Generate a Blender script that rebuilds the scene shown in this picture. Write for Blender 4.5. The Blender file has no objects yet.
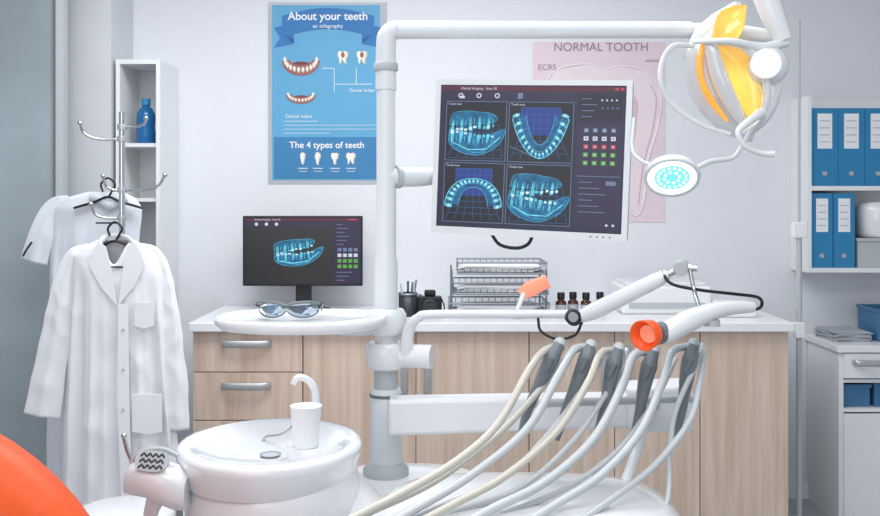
import bpy, math, random
from mathutils import Vector, Matrix, noise
random.seed(4)
S=bpy.context.scene; COL=S.collection
F=950.0; H=1.38; HY=200.0
V=Vector
def P(px,py,Y): return V(((px-440)*Y/F, Y, H+(HY-py)*Y/F))
def sx(px,Y): return (px-440)*Y/F
def sz(py,Y): return H+(HY-py)*Y/F
def lin(c):
    r=[]
    for a in c:
        a/=255.0
        r.append(a/12.92 if a<=0.04045 else ((a+0.055)/1.055)**2.4)
    return r
# ------------------------------------------------------------ materials
def mat(name,c,rough=.5,metal=0,emit=0,var=.03,scale=6,trans=0,coat=0,bump=0,ior=1.45,alpha=1):
    m=bpy.data.materials.new(name); m.use_nodes=True; nt=m.node_tree; b=nt.nodes['Principled BSDF']
    l=lin(c)
    tc=nt.nodes.new('ShaderNodeTexCoord'); n=nt.nodes.new('ShaderNodeTexNoise'); n.inputs['Scale'].default_value=scale; n.inputs['Detail'].default_value=4
    nt.links.new(tc.outputs['Object'],n.inputs['Vector'])
    r=nt.nodes.new('ShaderNodeValToRGB')
    r.color_ramp.elements[0].position=.3; r.color_ramp.elements[1].position=.7
    r.color_ramp.elements[0].color=[x*(1-var) for x in l]+[1]; r.color_ramp.elements[1].color=[min(1,x*(1+var)) for x in l]+[1]
    nt.links.new(n.outputs['Fac'],r.inputs['Fac']); nt.links.new(r.outputs['Color'],b.inputs['Base Color'])
    b.inputs['Roughness'].default_value=rough; b.inputs['Metallic'].default_value=metal; b.inputs['IOR'].default_value=ior
    b.inputs['Transmission Weight'].default_value=trans; b.inputs['Coat Weight'].default_value=coat; b.inputs['Alpha'].default_value=alpha
    if emit:
        nt.links.new(r.outputs['Color'],b.inputs['Emission Color']); b.inputs['Emission Strength'].default_value=emit
    if bump:
        bn=nt.nodes.new('ShaderNodeBump'); bn.inputs['Strength'].default_value=bump; bn.inputs['Distance'].default_value=.01
        nt.links.new(n.outputs['Fac'],bn.inputs['Height']); nt.links.new(bn.outputs['Normal'],b.inputs['Normal'])
    return m
def wood(name,a,bc,off):
    m=bpy.data.materials.new(name); m.use_nodes=True; nt=m.node_tree; b=nt.nodes['Principled BSDF']
    tc=nt.nodes.new('ShaderNodeTexCoord'); mp=nt.nodes.new('ShaderNodeMapping'); mp.inputs['Scale'].default_value=(22,22,1.1); mp.inputs['Location'].default_value=(off,off,off)
    n=nt.nodes.new('ShaderNodeTexNoise'); n.inputs['Scale'].default_value=1.3; n.inputs['Detail'].default_value=7; n.inputs['Roughness'].default_value=.6; n.inputs['Distortion'].default_value=.3
    r=nt.nodes.new('ShaderNodeValToRGB'); e=r.color_ramp.elements
    e[0].position=.3; e[0].color=lin(a)+[1]; e[1].position=.68; e[1].color=lin(bc)+[1]
    nt.links.new(tc.outputs['Object'],mp.inputs['Vector']); nt.links.new(mp.outputs['Vector'],n.inputs['Vector']); nt.links.new(n.outputs['Fac'],r.inputs['Fac'])
    nt.links.new(r.outputs['Color'],b.inputs['Base Color']); b.inputs['Roughness'].default_value=.45
    return m
M={}
M['wall']=mat('wall_paint',(225,228,234),.8,bump=.03,scale=30,var=.01)
M['wallgrey']=mat('pillar_paint',(209,213,218),.7,var=.02)
M['ceil']=mat('ceiling_paint',(240,240,240),.9)
M['floor']=mat('floor_vinyl',(180,184,188),.3,var=.06,scale=3)
M['frost']=mat('frosted_glass',(164,178,186),.16,var=.22,scale=1.6,coat=1,trans=.2)
M['alu']=mat('aluminium',(184,188,192),.35,metal=.6)
M['chrome']=mat('chrome',(200,205,210),.15,metal=1)
M['wood']=[wood('oak_laminate_%s'%k,(198,173,155),(224,205,190),i*3.7) for i,k in enumerate(['a','b','c','d'])]
M['top']=mat('white_worktop',(236,238,240),.35,coat=.2)
M['carc']=mat('cabinet_carcass',(205,205,205),.5)
M['lam']=mat('white_laminate',(234,236,238),.45,var=.01)
M['white']=mat('gloss_white_plastic',(232,235,238),.2,coat=.6,var=.015)
M['white2']=mat('satin_white_enamel',(223,228,232),.3,coat=.3,var=.02)
M['porc']=mat('white_porcelain',(233,236,240),.12,coat=.8,var=.01)
M['grey']=mat('mid_grey_plastic',(112,120,126),.4)
M['hold']=mat('holder_grey_plastic',(118,127,133),.35,coat=.2)
M['lgrey']=mat('light_grey_plastic',(184,190,194),.4)
M['dark']=mat('dark_plastic',(44,48,55),.4)
M['black']=mat('black_plastic',(26,28,34),.35)
M['beige']=mat('beige_hose',(214,211,199),.25,coat=.4,trans=.12)
M['hosegrey']=mat('pale_grey_hose',(206,212,216),.25,coat=.4,trans=.12)
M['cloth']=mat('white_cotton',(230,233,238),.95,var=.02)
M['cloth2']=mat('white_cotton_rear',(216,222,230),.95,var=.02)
M['orange']=mat('orange_leather',(226,80,6),.5,bump=.05,scale=60,var=.05)
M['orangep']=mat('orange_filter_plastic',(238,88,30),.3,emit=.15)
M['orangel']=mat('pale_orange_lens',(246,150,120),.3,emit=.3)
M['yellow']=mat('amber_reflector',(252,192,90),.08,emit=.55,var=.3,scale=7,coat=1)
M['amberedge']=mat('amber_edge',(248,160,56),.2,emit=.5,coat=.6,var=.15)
M['petal']=mat('glossy_white_shell',(230,234,237),.1,trans=.3,coat=1,var=.02)
M['led']=mat('led_ring',(205,246,246),.3,emit=3.0)
M['ledc']=mat('led_centre',(110,200,200),.3,emit=.9)
M['ledd']=mat('led_teal',(40,150,150),.3,emit=.5)
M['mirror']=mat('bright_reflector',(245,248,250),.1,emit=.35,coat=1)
M['binder']=mat('blue_binder_card',(46,130,180),.5,var=.05)
M['paper']=mat('white_paper',(238,240,243),.8)
M['papergrey']=mat('grey_paper',(176,182,190),.8)
M['bluebox']=mat('blue_plastic',(66,118,160),.4)
M['bluebottle']=mat('clear_blue_bottle',(36,120,186),.15,trans=.3)
M['brown']=mat('amber_brown_glass',(74,36,22),.15,coat=.5)
M['cap']=mat('black_cap',(24,22,24),.4)
M['mesh']=mat('wire_steel',(134,142,150),.35,metal=.6)
M['clear']=mat('clear_film',(215,222,230),.2,trans=.5)
M['lens']=mat('clear_lens',(176,190,204),.06,trans=.85,ior=1.3)
M['pblue']=mat('poster_blue',(92,164,204),.5,var=.02)
M['pblue2']=mat('poster_deep_blue',(58,126,176),.5)
M['pribbon']=mat('poster_ribbon_blue',(40,114,178),.5)
M['ribfold']=mat('poster_ribbon_fold',(24,86,146),.5)
M['ppink']=mat('poster_pink',(224,205,214),.6,var=.02)
M['ppinkd']=mat('poster_pink_tooth',(229,214,221),.6,var=.02)
M['ppinkl']=mat('poster_pink_outline',(240,234,238),.6,var=.02)
M['ppink2']=mat('poster_rose',(214,184,196),.6)
M['gum']=mat('gum_brown_red',(156,96,92),.5)
M['gumd']=mat('gum_dark',(112,56,58),.5)
M['tooth']=mat('tooth_ivory',(240,236,226),.5)
M['toothd']=mat('tooth_shade',(206,198,186),.5)
M['ink']=mat('poster_ink',(150,126,148),.6)
def em(name,c,s=1.0,var=.02,scale=6,alpha=1):
    m=mat(name,c,.3,var=var,scale=scale,alpha=alpha); b=m.node_tree.nodes['Principled BSDF']
    r=[n for n in m.node_tree.nodes if n.type=='VALTORGB'][0]
    m.node_tree.links.new(r.outputs['Color'],b.inputs['Emission Color']); b.inputs['Emission Strength'].default_value=s
    for l in list(b.inputs['Base Color'].links): m.node_tree.links.remove(l)
    b.inputs['Base Color'].default_value=(.01,.01,.01,1)
    return m
E={}
E['bg']=em('screen_navy',(26,32,62)); E['q']=em('screen_black_blue',(8,14,32)); E['grid']=em('screen_grid_blue',(46,96,160))
E['line']=em('screen_line_grey',(104,124,160)); E['cy']=em('screen_cyan',(86,190,216),1.0,.45,70); E['cyd']=em('screen_cyan_deep',(24,112,160),.9,.5,60,.75)
E['cyt']=em('screen_cyan_haze',(34,140,195),1.0,.5,40,.5)
E['cyw']=em('screen_ice_white',(190,228,238),1.1,.25,90); E['red']=em('screen_red',(190,66,84)); E['grn']=em('screen_green',(90,168,66))
E['wht']=em('screen_white',(206,212,228)); E['blk']=em('screen_black',(34,38,42)); E['blue']=em('screen_blue',(22,54,140)); E['maroon']=em('screen_maroon',(84,28,52)); E['panel']=em('screen_panel',(40,34,68))
E['pan2']=em('screen_panel_dark',(20,22,50)); E['glow']=em('screen_cyan_glow',(120,225,245),1.2,.2,60)
# ------------------------------------------------------------ mesh builder
def cr(pts,n=6):
    pts=[V(p) for p in pts]; q=[pts[0]*2-pts[1]]+pts+[pts[-1]*2-pts[-2]]; out=[]
    for i in range(1,len(q)-2):
        a,b,c,d=q[i-1:i+3]
        for k in range(n):
            t=k/n
            out.append(.5*((2*b)+(c-a)*t+(2*a-5*b+4*c-d)*t*t+(3*b-a-3*c+d)*t**3))
    out.append(pts[-1]); return out
class MB:
    def __init__(s,m=None): s.v=[];s.f=[];s.mi=[];s.sm=[];s.cur=m;s.ms=[]
    def add(s,vs,fs,smooth=False):
        o=len(s.v); s.v+= [V(a) for a in vs]
        if s.cur not in s.ms: s.ms.append(s.cur)
        k=s.ms.index(s.cur)
        for f in fs: s.f.append([a+o for a in f]); s.mi.append(k); s.sm.append(smooth)
        return s
    def mat(s,m): s.cur=m; return s
    def box(s,x0,x1,y0,y1,z0,z1):
        vs=[(x,y,z) for x in(x0,x1) for y in(y0,y1) for z in(z0,z1)]
        return s.add(vs,[(0,1,3,2),(4,6,7,5),(0,4,5,1),(2,3,7,6),(0,2,6,4),(1,5,7,3)])
    def obox(s,c,ax,ay,az):
        c=V(c);ax=V(ax);ay=V(ay);az=V(az)
        vs=[c+ax*i+ay*j+az*k for i in(-1,1) for j in(-1,1) for k in(-1,1)]
        return s.add(vs,[(0,1,3,2),(4,6,7,5),(0,4,5,1),(2,3,7,6),(0,2,6,4),(1,5,7,3)])
    def loft(s,rows,cap=True,smooth=True):
        n=len(rows[0]); vs=[p for r in rows for p in r]; fs=[]
        for i in range(len(rows)-1):
            for j in range(n):
                k=(j+1)%n; fs.append((i*n+j,i*n+k,(i+1)*n+k,(i+1)*n+j))
        s.add(vs,fs,smooth)
        if cap:
            s.add(rows[0],[tuple(range(n))[::-1]],False); s.add(rows[-1],[tuple(range(n))],False)
        return s
    def tube(s,pts,r,seg=12,n=0,ref=None,ra=1,rb=1,cap=True):
        pts=[V(p) for p in pts]
        if n: pts=cr(pts,n)
        L=len(pts); rr=[]
        for i in range(L):
            if isinstance(r,(list,tuple)):
                t=i/(L-1)*(len(r)-1); k=min(int(t),len(r)-2); rr.append(r[k]+(r[k+1]-r[k])*(t-k))
            else: rr.append(r)
        T=(pts[1]-pts[0]).normalized()
        up=V(ref) if ref else (V((0,0,1)) if abs(T.z)<.9 else V((0,1,0)))
        N=(up-T*up.dot(T)).normalized(); rows=[]
        for i,p in enumerate(pts):
            T=(pts[min(i+1,L-1)]-pts[max(i-1,0)]).normalized()
            N=(N-T*N.dot(T)).normalized(); B=T.cross(N)
            rows.append([p+(N*math.cos(a)*ra+B*math.sin(a)*rb)*rr[i] for a in [2*math.pi*j/seg for j in range(seg)]])
        return s.loft(rows,cap)
    def lathe(s,prof,c=(0,0,0),seg=32,ax=(0,0,1),kx=1,ky=1,cap=True):
        ax=V(ax).normalized(); c=V(c); u=V((1,0,0)) if abs(ax.x)<.9 else V((0,1,0)); u=(u-ax*u.dot(ax)).normalized(); w=ax.cross(u)
        rows=[[c+u*(r*kx*math.cos(a))+w*(r*ky*math.sin(a))+ax*z for a in [2*math.pi*j/seg for j in range(seg)]] for r,z in prof]
        return s.loft(rows,cap)
    def sphere(s,c,r,k=(1,1,1),seg=20):
        c=V(c); rows=[]
        for i in range(1,12):
            a=math.pi*i/12
            rows.append([c+V((r*k[0]*math.sin(a)*math.cos(b),r*k[1]*math.sin(a)*math.sin(b),-r*k[2]*math.cos(a))) for b in [2*math.pi*j/seg for j in range(seg)]])
        return s.loft(rows)
    def prism(s,out,d,smooth=False):
        d=V(d); a=[V(p) for p in out]; n=len(a)
        s.add(a+[p+d for p in a],[tuple(range(n))[::-1],tuple(range(n,2*n))]+[(i,(i+1)%n,(i+1)%n+n,i+n) for i in range(n)],smooth); return s
    def text(s,t,size,o,ux=(1,0,0),uz=(0,0,1),align='CENTER',bold=0):
        c=bpy.data.curves.new('t','FONT'); c.body=t; c.size=1; c.align_x=align; c.offset=bold
        ob=bpy.data.objects.new('t',c); COL.objects.link(ob); dg=bpy.context.evaluated_depsgraph_get()
        me=bpy.data.meshes.new_from_object(ob.evaluated_get(dg)); o=V(o);ux=V(ux);uz=V(uz)
        s.add([o+(ux*v.co.x+uz*v.co.y)*size for v in me.vertices],[tuple(p.vertices) for p in me.polygons])
        bpy.data.objects.remove(ob); bpy.data.meshes.remove(me); bpy.data.curves.remove(c); return s
    def build(s,name,parent=None,bev=0,sub=0,local=False):
        off=V((0,0,0))
        if parent and not local:
            p=parent
            while p: off+=p.location; p=p.parent
        if not parent:
            xs=[v.x for v in s.v]; ys=[v.y for v in s.v]; off=V(((min(xs)+max(xs))/2,(min(ys)+max(ys))/2,min(v.z for v in s.v)))
        me=bpy.data.meshes.new(name); me.from_pydata([v-off for v in s.v],[],s.f)
        for m in s.ms: me.materials.append(m)
        me.polygons.foreach_set('material_index',s.mi); me.polygons.foreach_set('use_smooth',s.sm); me.update()
        o=bpy.data.objects.new(name,me); COL.objects.link(o)
        if parent: o.parent=parent
        else: o.location=off
        if bev:
            b=o.modifiers.new('b','BEVEL'); b.width=bev; b.segments=3; b.limit_method='ANGLE'; b.angle_limit=.7
        return o
def tag(o,label,cat,group=None):
    o['label']=label;o['category']=cat
    if group:o['group']=group
    return o
def thing(name,label,cat,loc=(0,0,0),group=None):
    o=bpy.data.objects.new(name,None); COL.objects.link(o); o.location=loc; o.empty_display_size=.05
    return tag(o,label,cat,group)
def dup(r,loc,label,rot=None):
    c=r.copy(); COL.objects.link(c); c.location=loc; c['label']=label
    if rot is not None: c.rotation_euler=rot
    for ch in list(r.children):
        d=ch.copy(); COL.objects.link(d); d.parent=c
        for g in list(ch.children):
            e=g.copy(); COL.objects.link(e); e.parent=d
    return c
def struct(mb,name,bev=0,parent=None):
    o=mb.build(name,parent,bev=bev)
    if not parent: o['kind']='structure'
    return o
def B(m): return MB(m)
# ============================================================ SETTING
struct(B(M['floor']).box(-3,3,-1,4.5,-.05,0),'floor')
struct(B(M['wall']).box(-3,3,4.4,4.5,0,2.75),'wall_back')
struct(B(M['wall']).box(2.9,3,-1,4.4,0,2.75),'wall_right')
struct(B(M['wallgrey']).box(-3,-2.9,-1,4.4,0,2.75),'wall_left')
struct(B(M['ceil']).box(-3,3,-1,4.5,2.75,2.85),'ceiling')
struct(B(M['wallgrey']).box(-1.64,-1.42,4.1,4.4,0,2.75),'trim_1')
g=struct(B(M['frost']).box(-2.88,-1.57,3.9,3.915,.03,2.72),'window_1')
struct(B(M['lgrey']).box(-1.572,-1.54,3.885,3.93,0,2.74),'window_frame',parent=g)
struct(B(M['grey']).box(-1.585,-1.572,3.89,3.92,.03,2.72),'window_gasket',parent=g)
struct(B(M['alu']).box(-2.9,-1.585,3.885,3.93,0,.03),'window_sill',parent=g)
struct(B(M['alu']).box(-2.24,-2.2,3.88,3.93,.03,2.72),'window_mullion',parent=g)
struct(B(M['lam']).box(1.45,2.88,4.385,4.4,0,.08),'baseboard_back')
# ============================================================ TALL NARROW CABINET
X0,X1,Y0,Z1=-1.405,-1.213,4.117,1.99
t=thing('shelf_cabinet','tall narrow white open shelf cabinet behind the coat stand','shelf',((X0+X1)/2,4.26,0))
B(M['lam']).box(X0,X0+.018,Y0,4.398,0,Z1).box(X1-.018,X1,Y0,4.398,0,Z1).box(X0+.0181,X1-.0181,Y0,4.385,Z1-.02,Z1-.0005).box(X0+.0181,X1-.0181,4.3852,4.398,0,Z1-.001).box(X0+.0181,X1-.0181,Y0+.005,4.385,.001,.08).build('frame',t)
for py in (143,198,262,330,400,470): 
    z=sz(py,Y0); B(M['lam']).box(X0+.0185,X1-.0185,Y0+.01,4.3845,z-.016,z).build('shelf',t)
zb=sz(143,Y0); Yb=4.22; xb=sx(146,Yb)
t=thing('bottle','clear blue plastic bottle standing on the narrow shelf cabinet','bottle',(xb,Yb,zb))
B(M['bluebottle']).lathe([(.036,0),(.042,.005),(.042,.05),(.038,.075),(.041,.10),(.041,.13),(.03,.155),(.016,.168),(.016,.175)],(xb,Yb,zb+.0005)).build('body',t)
B(M['binder']).lathe([(.02,.172),(.02,.2),(.017,.203)],(xb,Yb,zb)).build('cap',t)
# ============================================================ BASE CABINETS
def bow(mb,c,L,axis,d=.03,w=.012):
    c=V(c); a=V((1,0,0)) if axis=='x' else V((0,0,1))
    pts=[c-a*L/2, c-a*L*.46-V((0,d*.7,0)), c-a*L*.25-V((0,d,0)), c+a*L*.25-V((0,d,0)), c+a*L*.46-V((0,d*.7,0)), c+a*L/2]
    return mb.tube(pts,w/2,10,5,ref=(0,0,1) if axis=='x' else (1,0,0),ra=1.5,rb=.6)
YF=3.80
def carcass(t,x0,x1):
    B(M['carc']).box(x0+.001,x1-.001,3.822,4.39,.1,.855).box(x0+.001,x1-.001,3.87,4.39,0,.1).build('body',t)
W=M['wood']
t=thing('drawer_cabinet','oak drawer cabinet at the left end of the worktop','cabinet',(-.774,4.1,0))
carcass(t,-.99,-.549)
for i,(a,b) in enumerate([(.693,.852),(.50,.689),(.302,.496),(.105,.298)]):
    d=B(W[i]).box(-.988,-.551,YF,3.821,a,b).build('drawer',t,bev=.0015)
    bow(B(M['alu']),(-.775,YF,b-.05 if i else b-.045),.19,'x',w=.02).build('handle',d)
def doors(t,x0,x1,n,hs,k):
    carcass(t,x0,x1); w=(x1-x0)/n
    for i in range(n):
        a=x0+i*w+.0015; b=x0+(i+1)*w-.0015
        d=B(W[(i+k)%4]).box(a,b,YF,3.821,.105,.852).build('door',t,bev=.0015)
        hx= b-.045 if hs[i]=='r' else a+.045
        bow(B(M['alu']),(hx,YF,.70),.19,'z',w=.018).build('handle',d)
t=thing('door_cabinet','oak two-door base cabinet next to the drawer cabinet','cabinet',(-.096,4.1,0)); doors(t,-.548,.356,2,'rl',0)
t=thing('door_cabinet','oak two-door base cabinet behind the hoses','cabinet',(.70,4.1,0)); doors(t,.357,1.04,2,'rl',2)
t=thing('door_cabinet','oak single-door base cabinet at the right end of the worktop','cabinet',(1.23,4.1,0))
carcass(t,1.041,1.395); d=B(W[1]).box(1.0425,1.3935,YF,3.821,.105,.852).build('door',t,bev=.0015)
tag(B(M['top']).box(-1.0,1.41,3.77,4.395,.856,.892).build('worktop',bev=.004),'long white worktop over the oak base cabinets','worktop')
ZT=.892
# ============================================================ SIDE CABINET right
sa,sb=1.70,2.35; fY=4.05; zt=sz(345,fY)
t=thing('side_cabinet','white side cabinet with drawer, open niche and door beyond the worktop','cabinet',((sa+sb)/2,4.2,0))
B(M['lam']).box(sa,sa+.02,fY,4.39,0,zt-.03).box(sb-.02,sb,fY,4.39,0,zt-.03).box(sa+.0201,sb-.0201,4.37,4.39,0,zt-.031).box(sa+.0201,sb-.0201,fY+.01,4.3699,.001,.06).box(sa+.0201,sb-.0201,fY+.005,4.3699,.475,.49).box(sa+.0201,sb-.0201,fY+.005,4.3699,.60,.615).build('body',t)
B(M['top']).box(sa-.012,sb+.01,fY-.02,4.395,zt-.03,zt).build('top',t,bev=.003)
d=B(M['lam']).box(sa+.018,sb-.002,fY-.014,fY+.004,.622,zt-.034).build('drawer',t,bev=.002)
bow(B(M['alu']),(sa+.13,fY-.014,.69),.15,'x',w=.018).build('handle',d)
d=B(M['lam']).box(sa+.018,sb-.002,fY-.014,fY+.004,.03,.47).build('door',t,bev=.002)
bow(B(M['alu']),(sb-.06,fY-.014,.35),.13,'z').build('handle',d)
def crate(x0,x1,y0,y1,z0,z1,m,name,label,cat):
    t=thing(name,label,cat,((x0+x1)/2,(y0+y1)/2,z0)); w=.006
    B(m).box(x0,x1,y0,y1,z0,z0+w).box(x0,x0+w,y0,y1,z0+w,z1).box(x1-w,x1,y0,y1,z0+w,z1).box(x0+w,x1-w,y0,y0+w,z0+w,z1).box(x0+w,x1-w,y1-w,y1,z0+w,z1).build('body',t)
    B(m).box(x0-.006,x1+.006,y0-.006,y0+.002,z1-.012,z1+.002).box(x0-.006,x1+.006,y1-.002,y1+.006,z1-.012,z1+.002).box(x0-.006,x0+.002,y0+.002,y1-.002,z1-.012,z1+.002).box(x1-.002,x1+.006,y0+.002,y1-.002,z1-.012,z1+.002).build('rim',t)
    return t
crate(1.735,1.85,4.09,4.3,.491,.585,M['bluebox'],'storage_box','small blue plastic box in the side cabinet niche, nearer the cabinet side','box')
crate(1.87,2.0,4.09,4.3,.491,.59,M['bluebox'],'storage_box','blue plastic box in the side cabinet niche cut by the photo edge','box')
crate(1.91,2.1,4.14,4.34,zt+.001,zt+.14,M['bluebox'],'storage_box','blue plastic box standing on top of the side cabinet','box')
m=B(M['papergrey'])
for k in range(7): m.obox((1.795+.004*(k%2),4.24,zt+.004+k*.006),(.08,.008*(k%3),0),(-.008*(k%3),.1,0),(0,0,.0026))
tag(m.build('paper_stack'),'stack of white papers on the side cabinet','paper')
# ============================================================ BINDER SHELF
hx0,hx1,hy=1.625,2.3,4.2
t=thing('wall_shelf','white wall shelf unit holding blue binders','shelf',(1.95,4.3,sz(272,hy)))
zA,zB,zC=sz(186,hy),sz(268,hy),sz(100,hy)
B(M['lam']).box(hx0,hx0+.018,hy,4.399,zB-.02,zC+.02).build('side_panel',t)
B(M['lam']).box(hx1,hx1+.018,hy,4.399,zB-.02,zC+.02).build('side_panel',t)
B(M['lam']).box(hx0+.0181,hx1-.0001,4.39,4.399,zB-.02,zC+.02).build('back_panel',t)
for z in (zA,zB): B(M['lam']).box(hx0+.0181,hx1-.0001,hy,4.3899,z-.02,z).build('shelf',t)
def binder(x,z,w,h,label,first=None):
    if first:
        return dup(first,(x,hy+.012,z+.0005),label)
    t=thing('binder',label,'binder',(0,0,0),'blue binders on the wall shelf')
    B(M['binder']).box(-w/2,w/2,0,.006,0,h).box(-w/2,-w/2+.003,.006,.165,0,h).box(w/2-.003,w/2,.006,.165,0,h).build('cover',t)
    B(M['paper']).box(-w/2+.006,w/2-.012,.012,.16,.004,h-.012).build('pages',t)
    l=B(M['paper']).box(-w*.28,w*.28,-.0012,.0005,h*.48,h*.93).mat(M['papergrey'])
    for k in range(4): l.box(-w*.2,w*.2,-.002,-.0012,h*.83-k*h*.09,h*.835-k*h*.09+.002)
    l.build('spine_label',t)
    B(M['alu']).lathe([(.011,0),(.012,.001),(.008,.003),(.006,.001)],(0,0,h*.16),20,ax=(0,-1,0)).build('finger_ring',t)
    t.location=(x,hy+.012,z+.0005); return t
b1=binder(1.706,zA,.116,.345,'blue binder on the upper shelf next to the side panel')
binder(1.824,zA,.116,.345,'blue binder on the upper shelf, middle of three',b1)
binder(1.942,zA,.116,.345,'blue binder on the upper shelf at the photo edge',b1)
b2=binder(1.694,zB,.094,.33,'slim blue binder on the lower shelf next to the side panel')
binder(1.792,zB,.094,.33,'slim blue binder on the lower shelf beside the grey basket',b2)
crate(1.853,2.08,hy+.012,4.37,zB+.001,zB+.13,M['lgrey'],'basket','grey plastic basket on the lower shelf beside the binders','basket')
tag(B(M['white']).lathe([(.075,.134),(.085,.15),(.088,.26),(.078,.285),(.045,.293)],(1.97,4.29,zB),28).build('container'),'white rounded container on top of the grey basket','container')
t=thing('wall_pole','slim pale vertical pole with a clamp against the back wall','pole',(1.60,4.05,0))
xp=sx(799,4.0)
B(M['lgrey']).tube([(xp,4.0,0),(xp,4.0,sz(235,4.0))],.012).tube([(xp,4.0,sz(235,4)),(xp,4.0,sz(20,4.0))],.006).build('tube',t)
B(M['lam']).box(xp-.03,xp+.03,3.98,4.02,sz(238,4),sz(222,4)).build('clamp',t,bev=.006)
B(M['lam']).lathe([(.12,0),(.12,.015),(.03,.03)],(xp,4.0,0)).build('base',t)
B(M['lam']).box(xp-.02,xp+.02,3.98,4.02,sz(338,4),sz(322,4)).build('clamp',t,bev=.006)
# ============================================================ POSTERS
YW=4.397
def pp(px,py,l=0): 
    p=P(px,py,YW); p.y-=.0008*l; return p
def quad(mb,a,b,c,d,l,m): mb.mat(m).prism([pp(a,b,l),pp(c,b,l),pp(c,d,l),pp(a,d,l)],(0,.0006,0))
def ell(mb,cx,cy,rx,ry,l,m,n=20,a0=0,a1=360): mb.mat(m).prism([pp(cx+rx*math.cos(math.radians(a0+(a1-a0)*i/n)),cy+ry*math.sin(math.radians(a0+(a1-a0)*i/n)),l) for i in range(n)],(0,.0006,0))
TS=[[(-.35,-.5),(0,-.75),(.35,-.5),(.3,0),(.1,.85),(-.1,.85),(-.3,0)],
    [(-.35,-.4),(-.1,-.8),(.3,-.6),(.4,-.2),(.22,.2),(.08,.9),(-.1,.9),(-.25,.2),(-.4,-.1)],
    [(-.5,-.5),(-.2,-.7),(0,-.5),(.2,-.7),(.5,-.5),(.42,0),(.2,.3),(.15,.85),(-.1,.85),(-.2,.3),(-.45,0)],
    [(-.6,-.5),(-.3,-.7),(0,-.55),(.3,-.7),(.6,-.5),(.6,-.1),(.42,.2),(.4,.8),(.25,.8),(.05,.25),(-.05,.25),(-.25,.8),(-.4,.8),(-.42,.2),(-.6,-.1)]]
def toothp(mb,cx,cy,s,l,m,k=3):
    mb.mat(M['toothd']).prism([pp(cx+a*s,cy+b*s,l) for a,b in TS[k]],(0,.0006,0))
    mb.mat(m).prism([pp(cx-.08*s+a*s*.8,cy-.04*s+b*s*.88,l+1) for a,b in TS[k]],(0,.0006,0))
def denture(m,cx,cy,w,h,l,flip):
    ell(m,cx,cy+h*.15,w*.7,h*.45,l,M['gumd'])
    ro=[(cx+w*math.cos(a),cy+flip*(h*math.sin(a)-h*.35)) for a in [math.pi*i/16 for i in range(17)]]
    ri=[(cx+w*.58*math.cos(a),cy+flip*(h*.35*math.sin(a)-h*.40)) for a in [math.pi*i/16 for i in range(17)]]
    m.mat(M['gum'])
    for i in range(16): m.prism([pp(*ro[i],l+1),pp(*ro[i+1],l+1),pp(*ri[i+1],l+1),pp(*ri[i],l+1)],(0,.0006,0))
    for i in range(12):
        a=math.pi*(.02+.96*i/11); X=cx+w*.84*math.cos(a); Z=cy+flip*(h*.74*math.sin(a)-h*.35)-flip*h*.12
        ell(m,X,Z,w*.085,h*.2,l+2+i%2,M['toothd'],10); ell(m,X-.3,Z-.4,w*.06,h*.14,l+4,M['tooth'],10)
t=thing('poster','blue dental infographic poster with a ribbon heading on the wall','poster',pp(328,185,0))
quadm=B(M['clear']); quad(quadm,268,2,387,184,0,M['clear']); quadm.build('clear_sleeve',t)
m=B(M['pblue'])
quad(m,272,5,380,180,1,M['pblue']); quad(m,274,137,378,179,2,M['pblue2'])
m.mat(M['pribbon']).prism([pp(274,28,2),pp(294,22,2),pp(294,44,2),pp(274,48,2),pp(280,38,2)],(0,.0005,0)); m.prism([pp(382,28,2),pp(362,22,2),pp(362,44,2),pp(382,48,2),pp(376,38,2)],(0,.0005,0))
m.mat(M['ribfold']).prism([pp(284,36,3),pp(294,38,3),pp(294,44,3)],(0,.0005,0)); m.prism([pp(372,36,3),pp(362,38,3),pp(362,44,3)],(0,.0005,0))
up=[(282+i*9.2, 16-8*math.sin(math.pi*i/10)) for i in range(11)]; dn=[(x,y+21) for x,y in up][::-1]
m.mat(M['pribbon']).prism([pp(x,y,4) for x,y in up+dn],(0,.0005,0))
m.mat(M['paper']).text('About your teeth',.052,pp(328,20,6),bold=.018).text('an infography',.026,pp(328,28,6)).text('The 4 types of teeth',.042,pp(327,148,5),bold=.015)
m.text('Dental Index',.022,pp(362,92,4)).text('Dental Index',.024,pp(299,118,4))
denture(m,301,66,19,15,3,1); denture(m,301,98,15,9,3,1)
for cx in (343,362): toothp(m,cx,57,9,4,M['tooth']); ell(m,cx,55,2.0,3,6,M['gum'],10)
for (a,b,c,d) in ((322,68,334,68.6),(334,68,334.6,92),(334,84,372,84.6),(356,68,356.6,84),(284,121,318,121.5),(284,129,376,129.4),(284,125,376,125.4),(284,133,330,133.4)): quad(m,a,b,c,d,3,M['paper'])
for i,cx in enumerate((303,318,335,351)): toothp(m,cx,158,8,4,M['tooth'],i); quad(m,cx-5,168,cx+5,168.7,4,M['paper']); quad(m,cx-4,171,cx+4,171.5,4,M['paper'])
m.build('printed_sheet',t)
t=thing('poster','pink tooth anatomy poster behind the large monitor','poster',pp(600,225,0))
m=B(M['ppink']); quad(m,533,42,665,222,0,M['ppink'])
m.mat(M['ink']).text('NORMAL TOOTH',.055,pp(601,51,3)).text('ECRS',.038,pp(547,70,2))
T=[(540,94),(556,70),(590,64),(604,70),(620,66),(646,72),(661,95),(657,130),(648,160),(644,200),(636,216),(626,200),(618,165),(604,150),(592,165),(584,200),(574,214),(566,195),(558,160),(544,130)]
m.mat(M['ppinkd']).prism([pp(x,y,2) for x,y in T],(0,.0005,0)); m.mat(M['ppink2']).prism([pp(602+(x-602)*.62,140+(y-140)*.8,3) for x,y in T],(0,.0005,0))
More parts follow.
